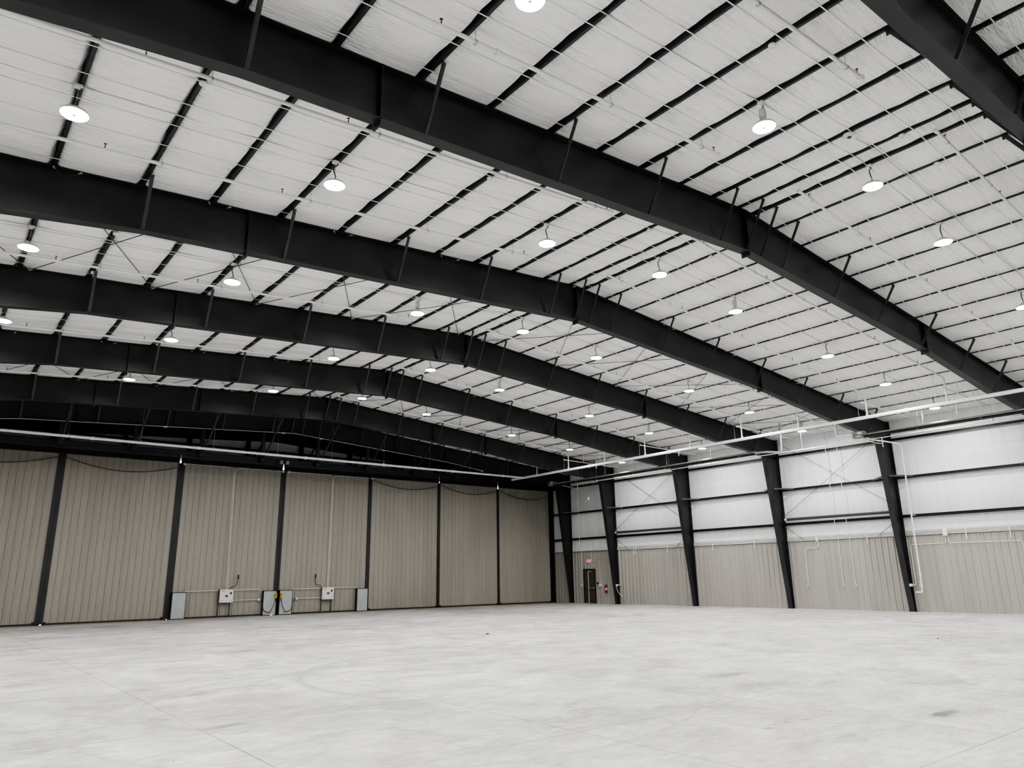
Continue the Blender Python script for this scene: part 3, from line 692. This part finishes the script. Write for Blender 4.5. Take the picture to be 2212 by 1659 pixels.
# ------------------------------------------------------------------ radiant tube heaters, gas line
def heater(y0, y1, z, lab):
    t = thing('radiant_tube_heater', lab, 'heater', (17.5, (y0 + y1) / 2, z), 'radiant tube heaters')
    m_ = MB()
    prof = [(-.22, -.03), (-.19, .0), (-.10, .035), (.10, .035), (.19, .0), (.22, -.03)]
    inner = [(x * .96, zz - .012) for x, zz in prof]
    vs = []; n = len(prof)
    for y in (y0 + .5, y1): vs += [(17.5 + x, y, z + zz) for x, zz in prof] + [(17.5 + x, y, z + zz) for x, zz in inner]
    m2 = 2 * n; fs = []
    for i in range(n - 1): fs += [(i, i + 1, m2 + i + 1, m2 + i), (n + i + 1, n + i, m2 + n + i, m2 + n + i + 1), (i, n + i, n + i + 1, i + 1), (m2 + i, m2 + i + 1, m2 + n + i + 1, m2 + n + i)]
    fs += [(0, m2, m2 + n, n), (n - 1, 2 * n - 1, m2 + 2 * n - 1, m2 + n - 1)]
    m_.add(vs, fs); m_.build('reflector', M['refl'], t)
    m_ = MB(); m_.tube([(17.46, y0, z - .10), (17.46, y1, z - .10)], .06, 14); m_.build('burner_tube', M['tube'], t)
    yy = y0 + 1.6 if y0 < y1 else y0 - 1.6; k = 0
    lo, hi = min(y0, y1), max(y0, y1); yy = lo + .9
    while yy < hi:
        m_ = MB(); m_.bar((17.26, yy, z - .115), (17.74, yy, z - .115), .03, .012); m_.tube([(17.5, yy, z + .1), (17.5, yy, z + .2)], .012, 6)
        m_.tube([(17.5, yy, z + .2), (17.5, yy, roof(17.5))], .006, 5); m_.build('hanger', M['galv'], t); yy += 2.45
    return t
t = heater(36.3, 20.95, 7.80, 'long dark radiant tube heater ending near the flue elbow, closer to the hangar doors')
def burner(t, y, z):
    m_ = MB(); m_.box(17.36, 17.66, y, y + .5, z - .17, z + .12); bx = m_.build('burner_box', M['motor'], t)
    m_ = MB(); m_.box(17.352, 17.36, y + .06, y + .26, z - .02, z + .08); m_.box(17.352, 17.36, y + .1, y + .36, z - .13, z - .05); m_.build('rating_label', M['box'], bx)
    m_ = MB(); m_.lathe((17.5, y - .1, z - .02), [(.06, 0), (.07, .05), (.07, .1)], 12, 'y'); m_.build('flange_ring', M['galv'], bx)
    m_ = MB(); m_.tube(sag((17.36, y + .1, z - .1), (17.7, y - .5, z - .3), .12), .01, 6); m_.build('gas_hose', M['black'], bx)
burner(t, 36.35, 7.86)
m_ = MB(); m_.tube(bend([(17.46, 20.95, 7.76), (17.46, 20.3, 7.72), (17.9, 19.75, 7.66), (17.9, 19.68, roof(17.9))], .14), .05, 12); m_.tube([(17.46, 20.96, 7.76), (17.46, 20.88, 7.76)], .065, 12); m_.build('flue_pipe', M['galv'], t)
t2 = heater(15.25, -.2, 7.82, 'long dark radiant tube heater reaching past the frame corner, nearer the camera')
burner(t2, 15.3, 7.86)
m_ = MB(); m_.tube(bend([(17.5, 15.8, 7.9), (17.5, 16.6, 7.94), (17.5, 16.6, roof(17.5))], .1), .05, 12); m_.build('intake_pipe', M['white'], t2)
t = thing('gas_pipe', 'thin white gas pipe running below the radiant heaters', 'pipe', (18.6, 15, 7.76))
m_ = MB(); m_.tube([(18.6, YN + .2, 7.76), (18.6, 35.6, 7.76)], .022, 8); m_.build('pipe', M['white'], t)
for y in (15.05, 35.3):
    m_ = MB(); m_.tube([(18.6, y, 7.76), (18.6, y, 7.32)], .02, 8); m_.tube([(18.6, y, 7.48), (18.3, y + .2, 7.5), (17.7, y + .4, 7.62), (17.6, y + .5, 7.7)], .013, 6); m_.build('drip_leg', M['white'], t)
for y in (10.5, 13.2, 19, 24.5, 27.5, 30.5, 33.5, 5):
    m_ = MB(); m_.tube([(18.6, y, 7.78), (18.6, y, roof(18.6))], .005, 5); m_.tube([(18.6, y, 7.74), (18.6, y, 7.84)], .03, 6); m_.build('hanger', M['galv'], t)
m_ = MB(); m_.tube(bend([(17.7, 15.4, 7.66), (18.9, 15.1, 7.62), (20.3, 14.98, 7.62), (20.3, 15.0, 1.5), (20.3, 15.03, .87), (20.3, 15.3, .87)], .04, 3), .034, 10)
m_.tube([(20.3, 15.0, 1.6), (20.3, 15.0, 1.72)], .05, 8); m_.bar((20.3, 15.0, 4.3), (W - .02, 15.0, 4.3), .03, .03); m_.bar((20.2, 15.05, 1.18), (20.42, 15.0, 1.16), .02, .02)
tag(m_.build('drain_pipe', M['white']), 'tall white pipe dropping beside the fifth column to an elbow near the floor', 'pipe')
for k, (x, y) in enumerate(((17.9, 12.9), (18.1, 11.6), (17.2, 25.6), (16.9, 31.8))):
    m_ = MB(); m_.tube([(x, y, roof(x)), (x, y, roof(x) - .75)], .006, 5); m_.tube([(x, y, roof(x) - .75), (x, y, roof(x) - 1.0)], .02, 8)
    tag(m_.build('hanging_rod', M['white']), 'short white rod hanging from the roof by the heaters, %s from the camera' % ORD[k + 1], 'rod', 'hanging rods')

# ------------------------------------------------------------------ hangar doors
DY, DZ = 40.38, 7.84
LE = [(-20.7, -16.05, .15), (-16.03, -10.56, .16), (-10.555, -5.16, .16), (-5.155, .372, .17), (.388, 5.855, .11), (5.86, 10.862, .09), (10.866, 15.732, .09), (15.736, 20.49, .06)]
LW = ['outermost on the open side', 'third leaf from the centre parting on the cable side', 'second leaf away from the exit door', 'centre leaf away from the exit door', 'centre leaf toward the exit door', 'second leaf toward the exit door', 'third leaf toward the exit door', 'last leaf beside the corner']
LW = ['taupe ribbed hangar door leaf, fourth from the parting, away from the exit door', 'taupe ribbed hangar door leaf, third from the parting, away from the exit door', 'taupe ribbed hangar door leaf, second from the parting, away from the exit door',
      'taupe hangar door leaf with controls, just before the centre parting', 'taupe hangar door leaf with controls, just past the centre parting', 'taupe ribbed hangar door leaf, second past the parting toward the exit door',
      'taupe ribbed hangar door leaf, third past the parting toward the exit door', 'taupe ribbed hangar door leaf at the corner by the exit door']
for k, ((x0, x1, e), lab) in enumerate(zip(LE, LW)):
    t = thing('door_%d' % (k + 1), lab, 'hangar door', ((x0 + x1) / 2, DY, 0), 'hangar door leaves', 'structure')
    m_ = MB(); m_.box(x0 + .02, x1 - .02, DY, DY + .06, .04, DZ)
    n = max(1, round((x1 - x0) / .305)); pt = (x1 - x0) / n
    for i in range(n):
        x = x0 + pt * (i + .5)
        m_.prism_z([(x - .042, DY), (x - .02, DY - .032), (x + .02, DY - .032), (x + .042, DY)], .05, DZ)
        for o_ in (-.1, .1): m_.prism_z([(x + o_ - .02, DY), (x + o_ - .01, DY - .006), (x + o_ + .01, DY - .006), (x + o_ + .02, DY)], .05, DZ)
    m_.build('panel', M['door'], t)
    for (a, b) in ((x0, x0 + e), (x1 - e, x1)):
        m_ = MB(); m_.box(a, b, DY - .06, DY + .08, .03, DZ + .05); m_.build('edge_post', M['steel'], t)
    m_ = MB(); m_.box(x0 + e, x1 - e, DY - .06, DY - .01, .0, .075); m_.build('bottom_rail', M['steel'], t)
    for xx in (x0 + e + .06, x1 - e - .06):
        m_ = MB(); m_.box(xx - .05, xx + .05, DY - .1, DY - .06, .01, .13); m_.lathe((xx, DY - .12, .06), [(.045, 0), (.045, .02)], 12, 'y'); m_.build('guide_wheel', M['black'], t)
    if k in (5, 6): 
        m_ = MB(); xx, zz = ((10.95, 2.65) if k == 5 else (15.86, 3.02)); xx -= 0
        m_.box(x1 - .06 + 0, x1 + 0, DY - .1, DY - .06, zz - .08, zz + .08); m_.build('latch_box', M['black'], t)
# daylight leaking at door seams, modelled as glowing drops on stems and floor mounds
for k, (x, z0, z1, r_) in enumerate(((-5.65, 7.56, 7.80, .045), (-.34, 7.62, 7.92, .045), (9.77, 7.58, 7.68, .03), (14.42, 7.48, 7.73, .04))):
    t = thing('seam_daylight', 'glowing drop in place of daylight under the door header, %s from the cable side' % ORD[k + 1], 'light', (x, 38.64, z0), 'seam daylight drops')
    m_ = MB(); m_.lathe((x, 38.64, z0), [(.0005, 0), (r_, .015), (r_, (z1 - z0) * .35), (r_ * .45, (z1 - z0) * .75), (r_ * .4, z1 - z0)], 12); m_.build('daylight_drop', M['gap'], t)
    m_ = MB(); m_.tube([(x, 38.64, z1 - .01), (x, 38.64, 7.99)], .014, 6); m_.build('stem', M['conduit'], t)
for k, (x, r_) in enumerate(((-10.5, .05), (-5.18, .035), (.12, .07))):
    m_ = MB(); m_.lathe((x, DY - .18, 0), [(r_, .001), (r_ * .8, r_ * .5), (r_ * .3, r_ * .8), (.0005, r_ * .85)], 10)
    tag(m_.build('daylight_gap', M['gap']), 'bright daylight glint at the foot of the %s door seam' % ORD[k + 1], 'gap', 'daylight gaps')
# jamb
m_ = MB(); m_.box(20.5, W - .01, DY - .1, YF, 0, 8.0)
tag(m_.build('trim_1', M['header']), 'black jamb post between the last door leaf and the corner', 'trim', kind='structure')

# header track girder
t = thing('door_header', 'blue black header girder carrying the door tracks above the leaves', 'door header', (0, 39.4, 7.9))
m_ = MB(); m_.box(-20.7, 20.7, 38.66, 38.68, 7.84, 8.2); m_.box(-20.7, 20.7, 38.62, 40.3, 7.98, 8.0); m_.box(-20.7, 20.7, 38.6, 38.76, 8.19, 8.21); m_.box(-20.7, 20.7, 40.28, 40.3, 7.86, 8.2)
m_.build('girder', M['header'], t)
for k in range(4):
    y = 38.85 + k * .4; m_ = MB(); m_.box(-20.7, 20.7, y, y + .015, 7.86, 7.98); m_.box(-20.7, 20.7, y + .14, y + .155, 7.86, 7.98); m_.build('track_channel', M['header'], t)
# hanger posts, struts, gable
PXS = [-17.2, -14.1, -10.97, -7.86, -4.74, -1.6, 1.52, 4.64, 7.8, 10.9, 14.0, 17.1]
for k, x in enumerate(PXS):
    m_ = MB(); zt = zbot(x); m_.box(x - .09, x + .09, 38.44, 38.452, 8.0, zt); m_.box(x - .09, x + .09, 38.58, 38.592, 8.0, zt); m_.box(x - .005, x + .005, 38.452, 38.58, 8.0, zt)
    m_.box(x - .14, x + .14, 38.4, 38.64, 7.98, 8.01)
    tag(m_.build('hanger_post', M['purlin']), 'dark post hanging from the end rafter to the door header, %s along' % ORD[k + 1], 'post', 'header hanger posts')
    m_ = MB(); xa = x + .02; m_.angle((xa, 38.5 - (roof(x) - 8.3) * 1.38, roof(x) - .01), (xa, 38.42, 8.12), .10, .012, up=(1, 0, 0))
    tag(m_.build('diagonal_strut', M['brace']), 'dark diagonal strut from the roof down to the %s hanger post' % ORD[k + 1], 'strut', 'header diagonal struts')
t = thing('gable_frame', 'black gable end frame of columns and girts above the doors', 'gable frame', (0, 40.85, 8))
GB = [(-20, 8.45), (-11.07, 9.0), (-5, 9.28), (0, 9.56), (5.4, 9.21), (11, 8.85), (20, 8.2)]
m_ = MB(); m_.ribbon(GB, 40.7, 40.95, .02); m_.prism(GB + [(20, roof(20) - .03), (0, ZR - .03), (-20, roof(-20) - .03)], 40.82, 40.83); m_.build('end_rafter', M['header'], t)
for x in PXS:
    zt = min(9.56 - abs(x) * .06, 9.56); m_ = MB(); m_.box(x - .1, x + .1, 40.75, 41.0, 8.0, zt); m_.build('end_column', M['header'], t)
    m_ = MB(); m_.bar((x + .15, 40.7, 8.2), (x + .75, 40.7, zt - .1), .08, .08); m_.build('knee_brace', M['header'], t)
m_ = MB(); m_.box(-20.6, 20.6, 40.86, 41.03, 8.92, 9.0); m_.build('end_girt', M['header'], t)
m_ = MB(); m_.box(-20.6, 20.6, 40.86, 41.03, 8.3, 8.38); m_.build('end_girt', M['header'], t)
# conduit under the end rafter
t = thing('rafter_conduit', 'thin bright conduit following the underside of the end rafter', 'conduit', (0, 38.36, 9.5))
m_ = MB(); m_.tube([(x, 38.35, zbot(x) - .012) for x in (-19, -15, -12.6, -10.4, -5, 0, 3, 6, 10.1, 12.9)], .014, 6); m_.build('conduit', M['white'], t)
for x in (-6.6, -.6, 1.6, 5.6, 12.9):
    m_ = MB(); m_.box(x - .09, x + .09, 38.31, 38.39, zbot(x) - .06, zbot(x)); m_.build('junction_box', M['box'], t)
# festoon cables
for k, (xa, xb, za, zb_, dr) in enumerate(((-15.9, -10.75, 7.6, 7.66, .42), (-10.4, -5.35, 7.68, 7.58, .44), (5.98, 10.78, 7.72, 7.62, .4), (10.98, 15.63, 7.72, 7.6, .42), (15.85, 20.47, 7.62, 7.5, .42))):
    m_ = MB(); m_.tube(sag((xa, DY - .1, za), (xb, DY - .1, zb_), dr, 20), .016, 6)
    tag(m_.build('festoon_cable', M['black']), 'black cable sagging across the top of a door leaf, %s from the cable side' % ORD[k + 1], 'cable', 'door festoon cables')
for k, x in enumerate((-.53, -.2)):
    t = thing('limit_switch', 'grey limit switch box above the centre parting, %s' % ('one away from exit door' if k == 0 else 'one toward exit door'), 'switch box', (x, 38.5, 7.93), 'limit switches')
    m_ = MB(); m_.cbox(x - .085, x + .085, 38.44, 38.61, 7.93, 8.12, .015); m_.build('box', M['motor'], t)
    m_ = MB(); m_.bar((x, 38.5, 7.94), (x + .1 * (1 if k else -1), 38.5, 7.78), .03, .02); m_.build('lever_arm', M['dkbox'], t)

# control panels on the two centre leaves (mirrored about the parting)
def panel(c, sg, word):
    Y0 = DY - .06
    t = thing('control_panel', 'pale grey door control panel on legs, centre leaf %s' % word, 'control panel', (c, Y0 - .2, .0), 'door control panels')
    m_ = MB(); m_.cbox(c - .34, c + .34, Y0 - .26, Y0 - .04, .73, 1.385, .012); en = m_.build('enclosure', M['box'], t)
    yf = Y0 - .262
    m_ = MB(); m_.box(c - .29, c - .09, yf - .003, yf, 1.28, 1.345); m_.build('name_plate', M['white'], en)
    m_ = MB(); m_.box(c - .275, c - .105, yf - .005, yf - .003, 1.297, 1.328)
    m_.build('red_lettering', M['label_red'], en)
    m_ = MB(); m_.box(c - .07, c + .075, yf - .006, yf, 1.0, 1.11); m_.build('display', M['label_grey'], en)
    m_ = MB(); m_.box(c + .17, c + .26, yf - .012, yf, 1.14, 1.25); m_.build('disconnect_plate', M['black'], en)
    m_ = MB(); m_.bar((c + .14, yf - .018, 1.22), (c + .21, yf - .018, 1.19), .02, .02); m_.build('switch_lever', M['orange'], en)
    for (dx, dz) in ((-.23, .81), (.25, .81), (.29, 1.33)):
        m_ = MB(); m_.lathe((c + dx, yf, dz), [(.018, 0), (.018, -.01), (.0005, -.011)], 10, 'y'); m_.build('latch', M['black'], en)
    for dx in (-.36, .24) if sg < 0 else (-.33, .27):
        m_ = MB(); m_.bar((c + dx, Y0 - .1, .0), (c + dx, Y0 - .1, 1.4), .045, .06, (0, 1, 0)); m_.build('leg', M['dkbox'], t)
    m_ = MB()
    for dx, ex in ((.02, -1), (.09, 1)):
        xs_ = c + dx
        m_.tube(bend([(xs_, Y0 - .06, 1.38), (xs_ - (.11 if sg < 0 else .0), Y0 - .06, 7.79), (c + ex * 2.62, Y0 - .06, 7.79 )], .3), .012, 6)
    for ex in (-1, 1): m_.box(c + ex * 2.66 - .05, c + ex * 2.66 + .05, Y0 - .1, Y0 - .02, 7.72, 7.83)
    m_.build('conduit', M['white'], t)
    m_ = MB(); m_.tube([(c - 2.02, Y0 - .05, 1.33), (c - .34, Y0 - .05, 1.335)], .018, 8); m_.tube([(c + .34, Y0 - .05, 1.34), (c + 1.83, Y0 - .05, 1.345)], .018, 8)
    ex = -sg
    m_.tube([(c + ex * .34, Y0 - .05, .82), (c + ex * 1.72, Y0 - .05, .82)], .018, 8)
    m_.build('side_conduit', M['box'], t)
    m_ = MB(); xx = c + ex * 1.78; m_.cbox(xx - .055, xx + .055, Y0 - .1, Y0 - .02, .76, .88, .01); m_.build('junction_box', M['box'], t)
    m_ = MB(); m_.tube(bend([(xx + ex * .05, Y0 - .05, .82), (xx + ex * .2, Y0 - .08, .7), (xx + ex * .26, Y0 - .1, .1)], .12), .012, 6); m_.build('flex_cord', M['dkbox'], t)
    # gooseneck light
    g_ = thing('gooseneck_lamp', 'black twin headed gooseneck lamp beside the control panel, leaf %s' % word, 'lamp', (c + ex * .5, Y0 - .12, 2.0), 'gooseneck lamps')
    xt = c + ex * .56 if sg < 0 else c - .76
    xb_ = c + .17 if sg < 0 else c - .36
    m_ = MB(); m_.tube(bend([(xb_, Y0 - .1, 1.4), (xb_ + (.14 if sg < 0 else -.1), Y0 - .1, 1.52), (xt - (.1 if sg < 0 else -.06), Y0 - .1, 1.54), (xt, Y0 - .1, 1.68), (xt, Y0 - .1, 1.92)], .12), .016, 8); m_.build('neck', M['black'], g_)
    for dz in (1.96, 2.07):
        m_ = MB(); m_.lathe((xt + .01, Y0 - .14, dz), [(.028, -.055), (.04, -.03), (.04, .03), (.028, .055)], 12); m_.build('head', M['black'], g_)
panel(-2.38, -1, 'away from the exit door'); panel(3.28, 1, 'toward the exit door')
def cover(x0, x1, zt, lab):
    t = thing('drive_cover', lab, 'cover plate', ((x0 + x1) / 2, DY - .2, 0), 'drive cover plates')
    m_ = MB(); m_.box(x0 + .03, x1 - .03, DY - .3, DY - .28, .03, zt - .03); m_.build('plate', M['cover'], t)
    m_ = MB(); m_.box(x0, x1, DY - .28, DY - .065, zt - .035, zt); m_.box(x0, x0 + .035, DY - .28, DY - .065, .02, zt); m_.box(x1 - .035, x1, DY - .28, DY - .065, .02, zt); m_.build('housing', M['steel'], t)
cover(-5.05, -4.36, 1.29, 'blue grey drive cover at the foot of the leaf before the parting, outer end')
cover(-.43, .3, 1.27, 'blue grey drive cover with pendant, just before the centre parting')
cover(.46, 1.2, 1.28, 'blue grey drive cover with pendant, just past the centre parting')
cover(5.1, 5.8, 1.28, 'blue grey drive cover at the foot of the leaf past the parting, outer end')
for x, ex, xe, wd in ((.235, -1, -.38, 'before'), (.53, 1, 1.15, 'past')):
    t = thing('pendant_control', 'yellow pendant push button station hanging just %s the centre parting' % wd, 'pendant control', (x, DY - .4, 1.0), 'pendant controls')
    m_ = MB(); m_.cbox(x - .045, x + .045, DY - .42, DY - .34, .88, 1.15, .02); m_.build('body', M['yellow'], t)
    m_ = MB()
    for dz in (.95, 1.0, 1.06): m_.lathe((x, DY - .42, dz), [(.018, 0), (.018, -.012), (.0005, -.013)], 10, 'y')
    m_.build('push_buttons', M['black'], t)
    m_ = MB(); m_.tube(bend([(x, DY - .38, .9), (x + ex * .05, DY - .36, .6), (x + ex * .28, DY - .34, .1), (xe, DY - .34, .25), (xe + ex * .05, DY - .3, .45)], .3, 8), .014, 6); m_.tube([(x + ex * .01, DY - .38, .72), (x, DY - .38, .9)], .026, 8); m_.build('cord', M['black'], t)

# debris on the floor
for x, y, s_, lab in ((-.24, 20.21, .11, 'small dark scrap lying on the concrete far out toward the doors'), (6.94, 9.17, .06, 'small dark scrap lying on the concrete toward the side wall'), (-9.76, 8.76, .014, 'tiny dark crumb on the concrete beside a second crumb'), (-5.71, 6.63, .014, 'tiny dark crumb on the concrete near scuff marks'), (-12.87, 8.76, .016, 'tiny dark crumb on the concrete near the first joint')):
    m_ = MB(); n = 9; ring_ = [(s_ * (.6 + .4 * random.random()) * math.cos(2 * PI * k / n), .4 * s_ * (.6 + .4 * random.random()) * math.sin(2 * PI * k / n)) for k in range(n)]
    vs = [(x + a, y + b, .001) for a, b in ring_] + [(x + a * .6, y + b * .6, s_ * .3) for a, b in ring_]
    m_.add(vs, [tuple(range(n - 1, -1, -1)), tuple(range(n, 2 * n))] + [(i, (i + 1) % n, n + (i + 1) % n, n + i) for i in range(n)])
    tag(m_.build('floor_debris', M['dkbox']), lab, 'debris', 'floor debris', 'thing')

# ------------------------------------------------------------------ camera, world, view
yaw, pitch, roll = .6771109506741183, .2593907978792053, -.015085944320570034
fwv = Vector((math.sin(yaw) * math.cos(pitch), math.cos(yaw) * math.cos(pitch), math.sin(pitch)))
rtv = Vector((math.cos(yaw), -math.sin(yaw), 0)); upv = rtv.cross(fwv)
r2 = rtv * math.cos(roll) + upv * math.sin(roll); u2 = upv * math.cos(roll) - rtv * math.sin(roll)
cd = bpy.data.cameras.new('camera'); cam = bpy.data.objects.new('camera', cd); COL.objects.link(cam)
mt = Matrix.Identity(4)
for i in range(3): mt[i][0] = r2[i]; mt[i][1] = u2[i]; mt[i][2] = -fwv[i]; mt[i][3] = (-15.285578868425189, 0, 1.8242027477301128)[i]
cam.matrix_world = mt
cd.sensor_fit = 'HORIZONTAL'; cd.sensor_width = 36; cd.lens = 36 * 1566.65880751538 / 2212; cd.clip_start = .05; cd.clip_end = 300
SC.camera = cam
wd = bpy.data.worlds.new('world'); SC.world = wd; wd.use_nodes = True
wd.node_tree.nodes['Background'].inputs[0].default_value = (.6, .65, .7, 1); wd.node_tree.nodes['Background'].inputs[1].default_value = .3
SC.view_settings.view_transform = 'AgX'
SC.view_settings.look = 'AgX - High Contrast'
SC.view_settings.exposure = -1.13
SC.cycles.max_bounces = 6; SC.cycles.diffuse_bounces = 6; SC.cycles.glossy_bounces = 2; SC.cycles.transmission_bounces = 0; SC.cycles.caustics_reflective = False
SC.cycles.use_adaptive_sampling = True; SC.cycles.adaptive_threshold = .1; SC.cycles.adaptive_min_samples = 10
SC.cycles.use_denoising = True
